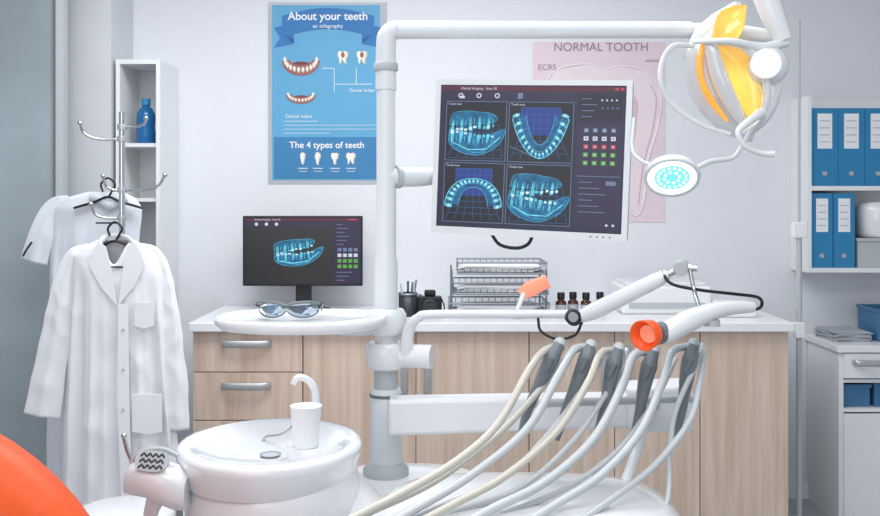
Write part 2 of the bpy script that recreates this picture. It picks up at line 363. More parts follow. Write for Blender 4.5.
m.mat(M['ppinkl']).tube([pp(x,y,2.5) for x,y in T+[T[0]]],.0035,6,4)
m.mat(M['ppink2']).tube([pp(650,84,3),pp(656,100,3),pp(652,130,3),pp(643,165,3),pp(638,205,3)],.003,6,5)
m.mat(M['ink']).text('enamel',.022,pp(652,62,2))
m.build('printed_sheet',t)
# ============================================================ SCREENS
class CV:
    def __init__(s,w,h,W,Hh): s.w=w;s.h=h;s.k=W/w;s.kz=Hh/h;s.mb=MB();s.W=W;s.H=Hh
    def p(s,x,y,l): return V(((x-s.w/2)*s.k, -.0003*l, (s.h/2-y)*s.kz))
    def poly(s,pts,l,m): 
        s.mb.mat(m); a=[s.p(x,y,l) for x,y in pts]; s.mb.add(a,[tuple(range(len(a)))])
    def rect(s,a,b,c,d,l,m): s.poly([(a,b),(c,b),(c,d),(a,d)],l,m)
    def line(s,a,b,c,d,w,l,m):
        v=V((c-a,d-b)).normalized()*w/2; s.poly([(a-v.y,b+v.x),(c-v.y,d+v.x),(c+v.y,d-v.x),(a+v.y,b-v.x)],l,m)
    def pline(s,pts,w,l,m):
        for a,b in zip(pts,pts[1:]): s.line(a[0],a[1],b[0],b[1],w,l,m)
    def ell(s,cx,cy,rx,ry,l,m,n=16): s.poly([(cx+rx*math.cos(2*math.pi*i/n),cy+ry*math.sin(2*math.pi*i/n)) for i in range(n)],l,m)
    def text(s,t,sz_,x,y,l,m,al='LEFT'): s.mb.mat(m).text(t,sz_*s.k,s.p(x,y,l),align=al)
TO=[(-.5,-.5),(-.25,-.62),(0,-.52),(.25,-.62),(.5,-.5),(.52,-.2),(.36,.05),(.3,.5),(.16,.9),(.04,.35),(-.04,.35),(-.16,.9),(-.3,.5),(-.36,.05),(-.52,-.2)]
def jaw(c,cx,cy,w,h,l,tilt=0):
    rn=random.Random(int(cx*7)); ca,sa_=math.cos(math.radians(tilt)),math.sin(math.radians(tilt))
    def r(x,y): return (cx+x*ca-y*sa_,cy+x*sa_+y*ca)
    def ru(x,y):
        y-= h*.16*(x/w+.5)-h*.02; return r(x,y)
    def rl(x,y):
        y+= h*.10*(x/w+.5)-h*.02-.12*h*max(0,x/w)**2*3; return r(x,y)
    def sm(pts,f,n=4): 
        q=cr([V((a,b,0)) for a,b in pts+[pts[0]]],n)[:-1]; return [f(p.x,p.y) for p in q]
    low=[(-w*.5,-h*.08),(-w*.5,h*.3),(-w*.25,h*.5),(w*.15,h*.5),(w*.5,h*.28),(w*.62,-h*.02),(w*.5,-h*.06),(w*.2,h*.08),(-w*.3,h*.06)]
    upj=[(-w*.5,-h*.16),(-w*.46,-h*.42),(-w*.2,-h*.46),(w*.1,-h*.4),(w*.32,-h*.34),(w*.44,-h*.2),(w*.3,-h*.12),(-w*.1,-h*.14)]
    c.poly(sm(low,rl),l,E['cyt']); c.poly(sm([(a*.84+w*.02,b*.8+h*.06) for a,b in low],rl),l+1,E['cyd'])
    c.poly(sm(upj,ru),l+1,E['cyt'])
    for k in range(3):
        f=.98-.16*k; q=sm([(a*f,b*f+h*.04*k*.6) for a,b in low],rl); c.pline(q,.3,l+2,E['grid' if k%2 else 'cy'])
    q=sm(upj,ru); c.pline(q+[q[0]],.3,l+2,E['cy'])
    N=10
    for i in range(N):
        x=-w*.43+i*w*.088+rn.uniform(-.008,.008)*w
        for up_ in (1,0):
            s_=w*.070*(1.15-.05*abs(i-3))*rn.uniform(.85,1.12); hh=h*(.25-.006*i)*rn.uniform(.8,1.15); lean=rn.uniform(-.25,.25); dy=rn.uniform(-.02,.02)*h
            f=ru if up_ else rl; y=(-h*.11 if up_ else h*.11)+dy; sg=-1 if up_ else 1
            c.poly([f(x+a*s_+lean*b*s_,y+sg*b*hh) for a,b in TO],l+3+up_,E['cyd' if i%2 else 'cy'])
            c.poly([f(x+a*s_*.8,y-sg*hh*.30+b_*h*.04) for a,b_ in [(-.5,-.6),(-.1,-.8),(.1,-.5),(.5,-.7),(.5,.5),(0,.8),(-.5,.5)]],l+5+up_,E['cyw' if rn.random()>.35 else 'cy'])
            c.line(*f(x-s_*.18,y),*f(x-s_*.14+lean*s_*.6,y+sg*hh*.6),.25,l+7,E['glow'])
    c.pline([rl(-w*.42,h*.28),rl(-w*.1,h*.40),rl(w*.25,h*.36),rl(w*.52,h*.1)],.7,l+3,E['glow'])
    c.pline([rl(-w*.30,h*.36),rl(-w*.0,h*.46),rl(w*.25,h*.42)],.4,l+3,E['cy'])
def arch(c,cx,cy,w,h,sg,l,v=2.2):
    N=17; pts=[]
    for i in range(N):
        t=-1+2*i/(N-1); k=.0 if v>2 else .45
        pts.append((cx+w*(t*k+(1-k)*math.sin(t*1.35)/math.sin(1.35)), cy+sg*h*(.5-abs(t)**v)))
    inner=[(cx+(x-cx)*.62,cy+(y-cy)*.75-sg*h*.12) for x,y in pts]
    outer=[(cx+(x-cx)*1.18,y+sg*h*.1) for x,y in pts]
    c.poly(outer+inner[::-1],l,E['cyd']); c.pline(outer,.5,l+1,E['glow']); c.pline(inner,.4,l+1,E['cy'])
    mid=[((a[0]+b[0])/2,(a[1]+b[1])/2) for a,b in zip(outer,inner)]; c.pline(mid,.4,l+1,E['cy'])
    for i,(x,y) in enumerate(pts):
        q=.8+.5*abs(i-8)/8; o=outer[i]; n_=inner[i]
        c.line(o[0],o[1],x,y,.5,l+1,E['glow'])
        d=V((o[0]-n_[0],o[1]-n_[1])).normalized(); e=V((-d.y,d.x)); 
        c.poly([(x+d.x*a*w*.11*q+e.x*b*w*.075*q,y+d.y*a*w*.11*q+e.y*b*w*.075*q) for a,b in [(-.9,-.6),(-1,.1),(-.8,.7),(.2,.9),(1.3,.25),(1.3,-.25),(.2,-.9)]],l+2+i%2,E['cy'])
        c.ell(x,y,w*.045*q,w*.045*q,l+4,E['cyw'],8)
def gridq(c,a,b,d,e,box):
    c.rect(a,b,d,e,3,E['line']); c.rect(a+.6,b+.6,d-.6,e-.6,4,E['q'])
    if box:
        x0,y0,x1,y1=a+12,b+6,d-12,b+34
        c.rect(x0,y0,x1,y1,5,E['blue'])
        for k in range(7): c.line(x0+(x1-x0)*k/6,y0,x0+(x1-x0)*k/6,y1,.4,6,E['grid']); c.line(a+3+(d-a-6)*k/6,e-3,x0+(x1-x0)*k/6,y1,.4,6,E['grid'])
        for k in range(5): c.line(x0,y0+(y1-y0)*k/4,x1,y0+(y1-y0)*k/4,.4,6,E['grid'])
        for k in range(4): 
            f=k/4.; c.line(x0-(x0-a-3)*f,y1+(e-3-y1)*f,x1+(d-3-x1)*f,y1+(e-3-y1)*f,.4,6,E['grid'])
    else:
        for k in range(7): c.line(a+3+k*(d-a-6)/6,e-3,a+18+k*(d-a-26)/6,b+22,.4,6,E['grid'])
        for k in range(4): c.line(a+3+k*4,e-3-k*9,d-3-k*2,e-3-k*9,.4,6,E['grid'])
RY=math.radians
Wm,Hm=.512,.405
cc=P(529,158.5,2.45)
t=thing('monitor','large silver-framed monitor on the unit arm showing four jaw scans','monitor',cc); t.rotation_euler=(0,RY(2.2),RY(-16))
m=B(M['lgrey'])
w,h=Wm/2,Hm/2
m.box(-w,w,.012,.045,-h,h); m.build('housing',t,bev=.008,local=True)
bz=.014
B(M['white2']).box(-w,w,-.004,.014,h-bz,h).box(-w,w,-.004,.014,-h,-h+bz*1.3).box(-w,-w+bz,-.004,.014,-h+bz*1.3,h-bz).box(w-bz,w,-.004,.014,-h+bz*1.3,h-bz).build('bezel',t,local=True)
c=CV(178,148,Wm-2*bz,Hm-2.3*bz)
c.rect(0,0,178,148,0,E['bg']); c.rect(0,0,178,5,1,E['maroon']); c.rect(0,5,132,14.5,1,E['panel'])
c.text('Dental Imaging - Scan 01',3.6,20,3.8,2,E['wht'])
for x in (20,38,56): c.ell(x,10,2.6,2.6,2,E['wht']); c.ell(x,10,1.5,1.5,3,E['panel'])
c.rect(19,10.5,24,13,4,E['wht']); c.rect(76,7,81,13,2,E['line'])
for x in (169,174): c.rect(x-1.5,1.2,x+1.5,3.8,2,E['red'])
gridq(c,6,16,66,78,False); gridq(c,68,16,130,78,True); gridq(c,6,80,66,142,True); gridq(c,68,80,130,142,False)
jaw(c,35,48,50,44,8,2); arch(c,99,50,23,40,1,8,1.75); arch(c,36,112,24,26,-1,8); jaw(c,97,113,52,46,8,6)
c.line(70,62,98,74,.6,8,E['line'])
for k in range(4): c.text('Tooth scan',3.0,70 if k%2 else 8,(20 if k<2 else 84),9,E['wht'])
c.rect(133,8,176,144,2,E['panel']); c.rect(134,9,175,36,3,E['pan2'])
for k in range(4): c.rect(137,12+k*6,146+(k*5)%7,12.7+k*6,4,E['line'])
for k in range(4): c.rect(155+k*4.5,13,156.6+k*4.5,14.6,4,E['wht']); c.rect(156+k*4.5,21,157.6+k*4.5,22.5,4,E['line'])
for r_,mm in ((0,'line'),(1,'wht'),(2,'red'),(3,'grn'),(4,'grn')):
    for k in range(4):
        x=140+k*8.4; y=42+r_*8.2
        c.rect(x,y,x+4.4,y+4.2,3,E[mm]); c.rect(x+1.5,y+1.4,x+2.9,y+2.8,4,E['panel' if mm=='wht' else 'wht'])
c.rect(134,90,175,90.6,3,E['line'])
for k in range(6): c.rect(137,96+k*6,150+k%3*6,96.7+k*6,3,E['line'])
c.rect(162,95,171,99,3,E['line']); 
for k in range(2): c.ell(164+k*6,139,1.3,1.3,3,E['wht'],8)
o=c.mb.build('screen',t,local=True)
B(M['lgrey']).box(-.06,.06,.045,.075,-.06,.06).build('mount_plate',t,bev=.004,local=True)
B(M['black']).tube([(-.1,.03,-h+.004),(-.075,.03,-h-.025),(-.03,.03,-h-.032),(.0,.03,-h-.02),(.012,.03,-h+.004)],.0045,8,6).build('cable',t,local=True)
for k in range(4): B(M['black']).lathe([(.002,0),(.002,.001)],(w-.09+k*.016,-.004,-h+.009),8,ax=(0,-1,0)).build('button',t,local=True)
# ---- small monitor
Ys=4.2; cc=P(302.5,251,Ys); Ws=.53; Hs=.31
t=thing('monitor','black desktop monitor on the worktop showing one jaw scan','monitor',(cc.x,Ys,ZT))
w,h=Ws/2,Hs/2
def L(o): o.location=(0,0,cc.z-ZT); return o
L(B(M['black']).box(-w,w,.001,.03,-h,h).build('housing',t,bev=.004,local=True))
c=CV(116,66,Ws-.016,Hs-.02)
c.rect(0,0,116,66,-1,E['blk']); c.rect(0,0,116,2.6,1,E['maroon']); c.rect(0,3,85,9,1,E['panel']); c.rect(89,2.6,116,66,1,E['panel'])
c.text('Dental Imaging - Scan 02',2.6,10,2.2,2,E['wht'])
for x in (12,22,32): c.ell(x,6,1.7,1.7,2,E['wht'])
c.rect(104,.6,112,2,2,E['red'])
jaw(c,52,34,44,26,3,-6)
for k in range(6): c.rect(92,6+k*4,98+(k*5)%8,6.6+k*4,2,E['line'])
for r_ in range(4):
    for k in range(4): c.rect(93+k*5.4,30+r_*5.6,96.8+k*5.4,33.4+r_*5.6,2,E[('line','wht','grn','grn')[r_]])
for k in range(3): c.rect(92,54+k*4,108-k*4,54.7+k*4,2,E['line'])
L(c.mb.build('screen',t,local=True))
B(M['black']).box(-.035,.035,.03,.05,.015,cc.z-ZT).build('stand',t,bev=.004,local=True)
B(M['black']).lathe([(.12,0),(.12,.006),(.05,.014)],(0,.03,0),ky=.7).build('stand_base',t,local=True)
# ============================================================ COUNTER ITEMS
Yl=4.08; x0,x1=sx(449,Yl),sx(546,Yl)
t=thing('letter_tray','three-tier steel wire letter tray with papers on the worktop','letter tray',((x0+x1)/2,Yl,ZT))
for k in range(3):
    z=ZT+.012+k*.085; m=B(M['mesh']); d0,d1=Yl-.13,Yl+.15; o=.018*k
    for a,b in (((x0+o,d0,z),(x1-o*.3,d0,z)),((x1-o*.3,d0,z),(x1-o*.3,d1,z)),((x1-o*.3,d1,z),(x0+o,d1,z)),((x0+o,d1,z),(x0+o,d0,z))):
        m.tube([a,b],.004,8); m.tube([V(a)+V((0,0,.045)),V(b)+V((0,0,.045))],.0035,8)
    for i in range(15):
        x=x0+o+(x1-o*1.3-x0)*i/14; m.tube([(x,d0,z+.02),(x,d0+.01,z),(x,d1,z),(x,d1,z+.045)],.0018,6)
    for i in range(8):
        y=d0+(d1-d0)*i/7; m.tube([(x0+o,y,z+.045),(x0+o,y,z),(x1-o*.3,y,z),(x1-o*.3,y,z+.045)],.0018,6)
    m.build('tier',t)
for x in (x0+.01,x1-.012):
    for y in (Yl-.12,Yl+.14): B(M['mesh']).tube([(x,y,ZT),(x,y,ZT+.2)],.004,8).build('post',t)
for k,lab in enumerate(('lowest','middle','topmost')):
    z=ZT+.018+k*.085; m=B(M['paper'])
    for j in range(6): m.obox(((x0+x1)/2+.01*(j%3)-.01,Yl,z+.004*j+.002),(.16,.006*(j%3-1),0),(-.006*(j%3-1),.11,0),(0,0,.0015))
    tag(m.build('paper_stack'),'white papers lying in the %s tier of the letter tray'%lab,'paper','papers in the letter tray')
t=thing('light_shield','small orange-pink oval light shield leaning on the letter tray','shield',(sx(520,3.9),3.9,ZT))
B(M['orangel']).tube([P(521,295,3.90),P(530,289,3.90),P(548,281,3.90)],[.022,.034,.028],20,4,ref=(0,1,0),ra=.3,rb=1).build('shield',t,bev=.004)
B(M['white']).tube([(sx(514,3.88),3.88,ZT+.008),P(524,293,3.90)],[.008,.011],12).build('handle',t)
Yp=4.0; cx=sx(408,Yp)
t=thing('pen_cup','dark wire mesh pen cup beside the letter tray','pen holder',(cx,Yp,ZT))
B(M['dark']).lathe([(.04,0),(.04,.095),(.037,.095),(.037,.004),(.001,.004)],(cx,Yp,ZT+.0),24).build('cup',t)
m=B(M['mesh']); m.lathe([(.042,.09),(.042,.098),(.039,.098)],(cx,Yp,ZT),24,cap=False); m.build('rim',t)
for i,(mm,a,b,lab) in enumerate(((M['white'],-.02,.3,'white pen leaning left in the pen cup'),(M['bluebox'],.012,.4,'blue pen standing in the pen cup'),(M['black'],.0,-.3,'black pen upright in the pen cup'),(M['alu'],.022,-.1,'silver pen leaning right in the pen cup'))):
    q=thing('pen',lab,'pen',(cx+a*.6,Yp,ZT+.006),'pens in the pen cup')
    p0=V((cx+a*.6,Yp-.01*b,ZT+.006)); p1=V((cx+a*1.6,Yp+.03*b,ZT+.135+.006*i)); d=p1-p0
    B(mm).tube([p0,p0+d*.1,p0+d],[.001,.0045,.0045],8).build('barrel',q)
    B(M['chrome']).tube([p0+d+V((0,-.006,0)),p0+d*.75+V((0,-.006,0))],.0014,6).build('clip',q)
Yc=4.02; cx=sx(430,Yc)
t=thing('camera','small black camera on the worktop next to the pen cup','camera',(cx,Yc,ZT))
B(M['black']).box(cx-.055,cx+.05,Yc-.025,Yc+.03,ZT,ZT+.082).box(cx-.024,cx+.024,Yc-.02,Yc+.02,ZT+.082,ZT+.108).build('body',t,bev=.008)
B(M['dark']).lathe([(.034,0),(.034,.035),(.03,.042),(.022,.035)],(cx,Yc-.025,ZT+.04),24,ax=(0,-1,0)).build('lens',t)
B(M['chrome']).lathe([(.008,0),(.008,.008)],(cx-.042,Yc,ZT+.082),12).build('shutter_button',t)
B(M['black']).tube([(cx+.05,Yc-.02,ZT+.07),(cx+.06,Yc-.03,ZT+.04),(cx+.055,Yc-.05,ZT+.008),(cx+.03,Yc-.07,ZT+.006),(cx-.02,Yc-.075,ZT+.006)],.005,8,6,ra=1.4,rb=.6).build('strap',t)
labs=['small brown glass bottle nearest the letter tray','small brown glass bottle second from the letter tray','small brown glass bottle third from the letter tray','small brown glass bottle beside the white printer']
b0=None
for i,px in enumerate((561,573,586,600)):
    Yb=4.03+.02*(i%2); loc=(sx(px,Yb),Yb,ZT)
    if not b0:
        b0=thing('medicine_bottle',labs[0],'bottle',(0,0,0),'brown bottles on the worktop')
        B(M['brown']).lathe([(.021,0),(.023,.003),(.023,.055),(.012,.066),(.012,.074)]).build('glass_body',b0,local=True)
        B(M['cap']).lathe([(.016,.068),(.016,.094),(.014,.096)]).build('cap',b0,local=True)
        B(M['papergrey']).lathe([(.0234,.015),(.0234,.045)],cap=False).build('bottle_label',b0,local=True)
        b0.location=loc
    else: dup(b0,loc,labs[i])
t=thing('printer','low white printer on the worktop behind the lifting arm','printer',(.86,4.17,ZT))
xa,xb=sx(622,4.05),sx(712,4.05)
B(M['lam']).box(xa,xb,4.05,4.33,ZT,ZT+.12).build('body',t,bev=.012)
B(M['white']).box(xa+.02,xb-.02,4.07,4.3,ZT+.12,ZT+.135).build('lid',t,bev=.004)
B(M['lgrey']).box(xa+.03,xb-.03,4.044,4.052,ZT+.03,ZT+.05).build('paper_slot',t)
t=thing('tissue_box','small white rounded box at the right part of the worktop','box',(sx(730,4.0),4.0,ZT))
B(M['paper']).box(sx(716,4),sx(752,4),3.93,4.08,ZT,ZT+.06).build('box_body',t,bev=.012)
B(M['lgrey']).lathe([(.03,0),(.03,.001)],(sx(734,4),4.0,ZT+.06),20,ky=.5).build('opening',t)
# ============================================================ DENTAL UNIT
YP=2.5; xp=sx(386,YP)
t=thing('dental_unit_column','white dental unit column with boom, monitor arm and base','dental unit',(xp,YP,0))
def colz(py): return sz(py,YP)
B(M['white2']).lathe([(.031,colz(312)),(.031,colz(262)),(.027,colz(258)),(.027,colz(190)),(.025,colz(186)),(.025,colz(70))],(xp,YP,0),28).build('upper_post',t)
B(M['white2']).tube([(xp,YP,colz(90)),(xp,YP,colz(45)),(xp+.006,YP,colz(34)),(xp+.03,YP,colz(30)),(xp+.1,YP,colz(30)),(sx(690,YP),YP,colz(30))],[.028,.026,.025,.025,.024,.022],20,6,ref=(0,1,0)).build('boom',t)
B(M['lgrey']).lathe([(.031,colz(71)),(.032,colz(70)),(.032,colz(64)),(.03,colz(63))],(xp,YP,0),28).build('collar',t)
B(M['white']).lathe([(.045,colz(334)),(.054,colz(330)),(.054,colz(314)),(.046,colz(309)),(.03,colz(308))],(xp,YP,0),28).build('collar',t)
B(M['white']).lathe([(.03,colz(345)),(.03,colz(330))],(xp,YP,0),28).build('neck',t)
m=B(M['white']).lathe([(.045,colz(368)),(.053,colz(365)),(.053,colz(346)),(.045,colz(342))],(xp,YP,0),28)
m.tube([(xp,YP,colz(355)),(sx(432,YP),YP-.03,colz(355))],.031,18,ref=(0,1,0)); m.build('swivel_joint',t)
B(M['lgrey']).lathe([(.031,colz(388)),(.031,colz(367))],(xp,YP,0),28).build('neck',t)
B(M['white2']).lathe([(.042,colz(470)),(.042,colz(392)),(.038,colz(388))],(xp,YP,0),28).build('lower_post',t)
B(M['grey']).lathe([(.0435,colz(396)),(.0435,colz(393))],(xp,YP,0),28).build('seam_ring',t)
B(M['lgrey']).lathe([(.06,colz(476)),(.06,colz(468)),(.045,colz(462))],(xp,YP,0),28).build('foot_collar',t)
def slab(mb,cx,cy,ax,ay,rows,e=3.2,seg=40):
    R=[]
    for z,s in rows:
        R.append([V((cx+ax*s*abs(math.cos(a))**(2/e)*(1 if math.cos(a)>=0 else -1),cy+ay*s*abs(math.sin(a))**(2/e)*(1 if math.sin(a)>=0 else -1),z)) for a in [2*math.pi*j/seg for j in range(seg)]])
    return mb.loft(R)
zc=colz(474)
slab(B(M['white']),xp+.05,YP+.0,.24,.17,[(0,.9),(.06,.92),(.35,.95),(zc-.10,1),(zc-.05,.98),(zc-.02,.9),(zc-.004,.7),(zc,.4)],2.6,48).build('base_body',t)
B(M['white2']).tube([(xp,YP,colz(177)),P(418,177,2.54),P(445,175,2.62),P(515,165,2.62),P(526,163,2.55)],[.026,.026,.022,.02,.02],18,4,ref=(0,1,0)).build('monitor_arm',t)
B(M['lgrey']).tube([P(396,177,2.5),P(400,177,2.505)],.03,20).build('arm_ring',t)
Yb=2.42
m=B(M['white']); m.prism([P(388,400,Yb-.03),P(640,396,Yb-.03),P(640,428,Yb-.03),P(388,437,Yb-.03)],(0,.07,0)); m.build('delivery_beam',t,bev=.01)
m=B(M['white']); m.prism([P(628,388,Yb-.05),P(694,385,Yb-.05),P(694,433,Yb-.05),P(628,433,Yb-.05)],(0,.11,0)); m.build('beam_end_box',t,bev=.014)
m=B(M['white']).tube([P(406,352,2.47),P(409,330,2.45),P(418,318,2.43),P(440,314,2.42),P(575,314,2.38)],[.018,.015,.012,.011,.011],16,6); m.build('arm_tube',t)
LT=thing('lifting_arm','white jointed balancing arm rising to the right above the hoses','arm',P(575,318,2.38))
m=B(M['dark']); m.lathe([(.016,-.024),(.02,-.02),(.02,.02),(.016,.024)],P(573,317,2.37),22,ax=(0,1,0)); m.build('pivot',LT)
B(M['alu']).lathe([(.012,0),(.012,.006)],P(573,317,2.335),18,ax=(0,-1,0)).build('pivot_cap',LT)
B(M['white']).tube([P(580,317,2.36),P(596,310,2.35),P(655,281,2.3),P(668,274,2.29)],[.015,.021,.019,.012],18,3,ref=(0,1,0),ra=.8,rb=1).build('arm_cover',LT)
B(M['lgrey']).lathe([(.016,-.025),(.018,-.02),(.018,.02),(.016,.025)],P(681,267,2.28),20,ax=(.3,1,.1)).build('wrist_joint',LT)
B(M['chrome']).tube([P(668,274,2.29),P(681,268,2.28),P(697,268,2.27)],.009,12,3).build('spindle',LT)
B(M['black']).tube([P(662,272,2.29),P(672,284,2.27),P(700,290,2.26),P(735,294,2.26),P(757,297,2.28),P(762,303,2.3),P(757,309,2.3),P(735,311,2.28),P(712,318,2.2)],.004,8,6).build('cable',LT)
B(M['black']).tube([P(538,318,2.38),P(541,331,2.37),P(557,339,2.36),P(575,335,2.36),P(582,322,2.36)],.0035,8,6).build('cable',LT)
B(M['chrome']).tube([P(690,270,2.27),P(694,290,2.26),P(700,312,2.2),P(700,322,2.15)],.005,10,4).build('hanger_rod',LT)
# curing light
t=thing('curing_light','white curing light with bright orange cone shield above the hoses','dental light',P(690,320,2.12))
B(M['white']).tube([P(660,334,2.1),P(668,332,2.1),P(690,320,2.13),P(722,309,2.17),P(752,307,2.21)],[.019,.024,.025,.018,.013],18,4,ref=(0,1,0)).build('body',t)
ax=(P(630,345,2.02)-P(668,330,2.12)).normalized()
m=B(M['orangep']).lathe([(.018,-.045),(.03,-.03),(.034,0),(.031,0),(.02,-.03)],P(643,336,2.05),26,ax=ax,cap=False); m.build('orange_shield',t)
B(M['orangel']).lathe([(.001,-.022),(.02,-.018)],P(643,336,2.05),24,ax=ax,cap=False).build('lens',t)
B(M['grey']).tube([P(657,334,2.09),P(663,332,2.1)],.024,20).build('ring',t)
B(M['lgrey']).lathe([(.018,0),(.018,.014)],P(712,326,2.15),16).build('mode_button',t)
# tray
ta=thing('instrument_tray','white oval instrument tray left of the unit column','tray',(-.37,2.43,1.06))
slab(B(M['white']),-.355,2.43,.215,.155,[(1.052,.82),(1.056,.93),(1.07,1),(1.084,1.01),(1.084,.975),(1.076,.955),(1.076,.5),(1.076,.05)],2.6,56).build('tray_plate',ta)
B(M['white2']).tube([(-.3,2.46,1.05),(-.22,2.47,1.045),(-.185,2.48,1.045)],.018,14,4).build('support_arm',ta)
Yg=2.42; zg=1.079
g=thing('safety_goggles','clear safety goggles lying on the oval tray','goggles',(sx(288,Yg),Yg,zg))
def cxg(px,dy=0,dz=0): return V((sx(px,Yg),Yg+dy,zg+dz))
def lensout(px,k):
    out=[]
    for i in range(28):
        a=2*math.pi*i/28; ca,sa_=math.cos(a),math.sin(a); ux=abs(ca)**.8*(1 if ca>=0 else -1); uz=abs(sa_)**.8*(1 if sa_>=0 else -1)
        x=px+15*ux; drop=-.006*(ux*k)**2
        out.append(cxg(x,-.025+.0022*((x-288)/14)**2*4-.004*uz,.023+(.020+drop)*uz-.003*ux*k))
    return out
for px,k in ((273,-1),(303,1)):
    o=lensout(px,k); B(M['lens']).prism(o,(0,.0016,0)).build('lens',g)
    B(M['grey']).tube(o+[o[0]],.0018,8).build('rim',g)
B(M['grey']).tube([cxg(257,.01,.036),cxg(265,-.018,.043),cxg(280,-.027,.041),cxg(288,-.028,.035),cxg(296,-.027,.041),cxg(311,-.018,.043),cxg(319,.01,.036)],.0038,8,4).build('brow_bar',g)
B(M['lgrey']).tube([cxg(284,-.027,.018),cxg(288,-.028,.026),cxg(292,-.027,.018)],.003,8,3).build('nose_bridge',g)
for a,s in ((257,-1),(319,1)): B(M['dark']).tube([cxg(a,.01,.034),cxg(a+s*1,.05,.032),cxg(a-s*3,.11,.008)],[.006,.004,.003],8,4).build('temple',g)
# ============================================================ CUSPIDOR
cx,cy=-.375,2.1
t=thing('spittoon','white porcelain spittoon basin on a rounded cabinet beside the column','spittoon',(cx,cy,0))
B(M['porc']).lathe([(.186,.775),(.195,.80),(.200,.825),(.202,.838),(.196,.848),(.184,.850),(.165,.845),(.145,.834),(.11,.822),(.06,.816),(.03,.814),(.001,.814)],(cx,cy,0),56,ky=1.1,cap=False).build('bowl',t)
R=[]
for z,s in ((0,.84),(.1,.88),(.5,.93),(.66,.95),(.72,.955),(.755,.95),(.785,.93),(.80,.88)):
    row=[]
    for j in range(60):
        a=2*math.pi*j/60; ca,sa_=math.cos(a),math.sin(a); row.append(V((cx+.006+.20*s*ca,cy+.216*s*sa_,z)))
    R.append(row)
B(M['white']).loft(R).build('body',t)
R=[]
for i in range(21):
    u=i/20; x=-.33+.24*u; ww=.15-.04*u*u; top=.838-.19*u**1.5
    R.append([V((x,2.14+ww*(abs(math.cos(a))**.7)*(1 if math.cos(a)>=0 else -1),(.35+top)/2+(top-.35)/2*(abs(math.sin(a))**.5)*(1 if math.sin(a)>=0 else -1))) for a in [2*math.pi*j/36 for j in range(36)]])
B(M['white']).loft(R).build('side_fairing',t)
B(M['lgrey']).lathe([(.02,.8155),(.024,.819),(.012,.817)],(cx,cy,0),20).build('drain',t)
B(M['white']).tube([(sx(313,2.14),2.16,.82),P(316,408,2.13),P(314,388,2.11),P(306,379,2.1),P(297,378,2.09),P(293,384,2.09)],[.011,.009,.0085,.008,.007,.007],14,6).build('cup_filler',t)
B(M['chrome']).tube([P(262,444,2.2),P(266,437,2.2),P(280,435,2.17),P(290,429,2.15),P(294,423,2.15)],.003,8,5).build('rinse_pipe',t)
pc=P(306,446,2.04)
slab(B(M['white']),pc.x+.01,2.07,.055,.055,[(.79,1),(pc.z-.006,1),(pc.z-.001,.95)],2.4).build('cup_shelf',t)
tag(B(M['paper']).lathe([(.026,0),(.027,.002),(.033,.085),(.0345,.087),(.032,.087),(.0255,.004),(.001,.004)],(pc.x,2.04,pc.z),28).build('cup'),'white plastic cup under the curved filler spout','cup')
Yh=1.95
t=thing('suction_holder','low white suction holder with dark patterned face left of the spittoon','holder',P(150,500,Yh))
R=[]
for px,py,wd,ht in ((126,468,.014,.018),(133,462,.028,.030),(148,461,.036,.036),(164,466,.038,.040),(178,472,.034,.040),(188,478,.024,.03)):
    c_=P(px,py+14,Yh); R.append([V((c_.x,c_.y+wd*1.3*math.cos(a),c_.z+ht*abs(math.sin(a))**.7*(1 if math.sin(a)>=0 else -1.2))) for a in [2*math.pi*j/24 for j in range(24)]])
B(M['white']).loft(R).build('head',t)
m=B(M['lgrey'])
fu=(P(168,461,Yh)-P(140,459,Yh)).normalized(); fc=P(153,463,Yh-.026); fv=V((0,.55,.8)).normalized(); fv=(fv-fu*fv.dot(fu)).normalized(); fn=fu.cross(fv)
if fn.y>0: fn=-fn
m.prism([fc+fn*.012+fu*(.034*(abs(math.cos(a))**.7)*(1 if math.cos(a)>=0 else -1))+fv*(.022*(abs(math.sin(a))**.7)*(1 if math.sin(a)>=0 else -1)) for a in [2*math.pi*j/24 for j in range(24)]],fn*-.006)
m.mat(M['dark'])
for j in range(3):
    m.tube([fc+fn*.0122+fu*(-.024+.048*k/8)+fv*(-.012+.012*j+.0035*(1 if k%2 else -1)) for k in range(9)],.0022,6,2)
m.build('patterned_face',t)
B(M['white']).tube([P(160,490,Yh),P(154,503,Yh),P(150,516,Yh)],[.022,.017,.014],16,4).build('neck',t)
B(M['white']).tube([P(178,484,Yh),P(190,482,1.99)],.016,12).build('bracket',t)
B(M['lgrey']).tube([P(178,456,Yh),P(162,449,Yh),P(142,452,Yh),P(130,462,Yh)],.005,10,5).build('loop',t)
B(M['chrome']).tube([P(124,438,Yh),P(127,450,Yh),P(132,462,Yh)],.004,10,4).sphere(P(124,436,Yh),.006).build('lever',t)
B(M['hosegrey']).tube([P(150,512,Yh),P(147,532,Yh),P(158,565,Yh),P(176,600,1.98)],.009,10,5).build('hose',t)
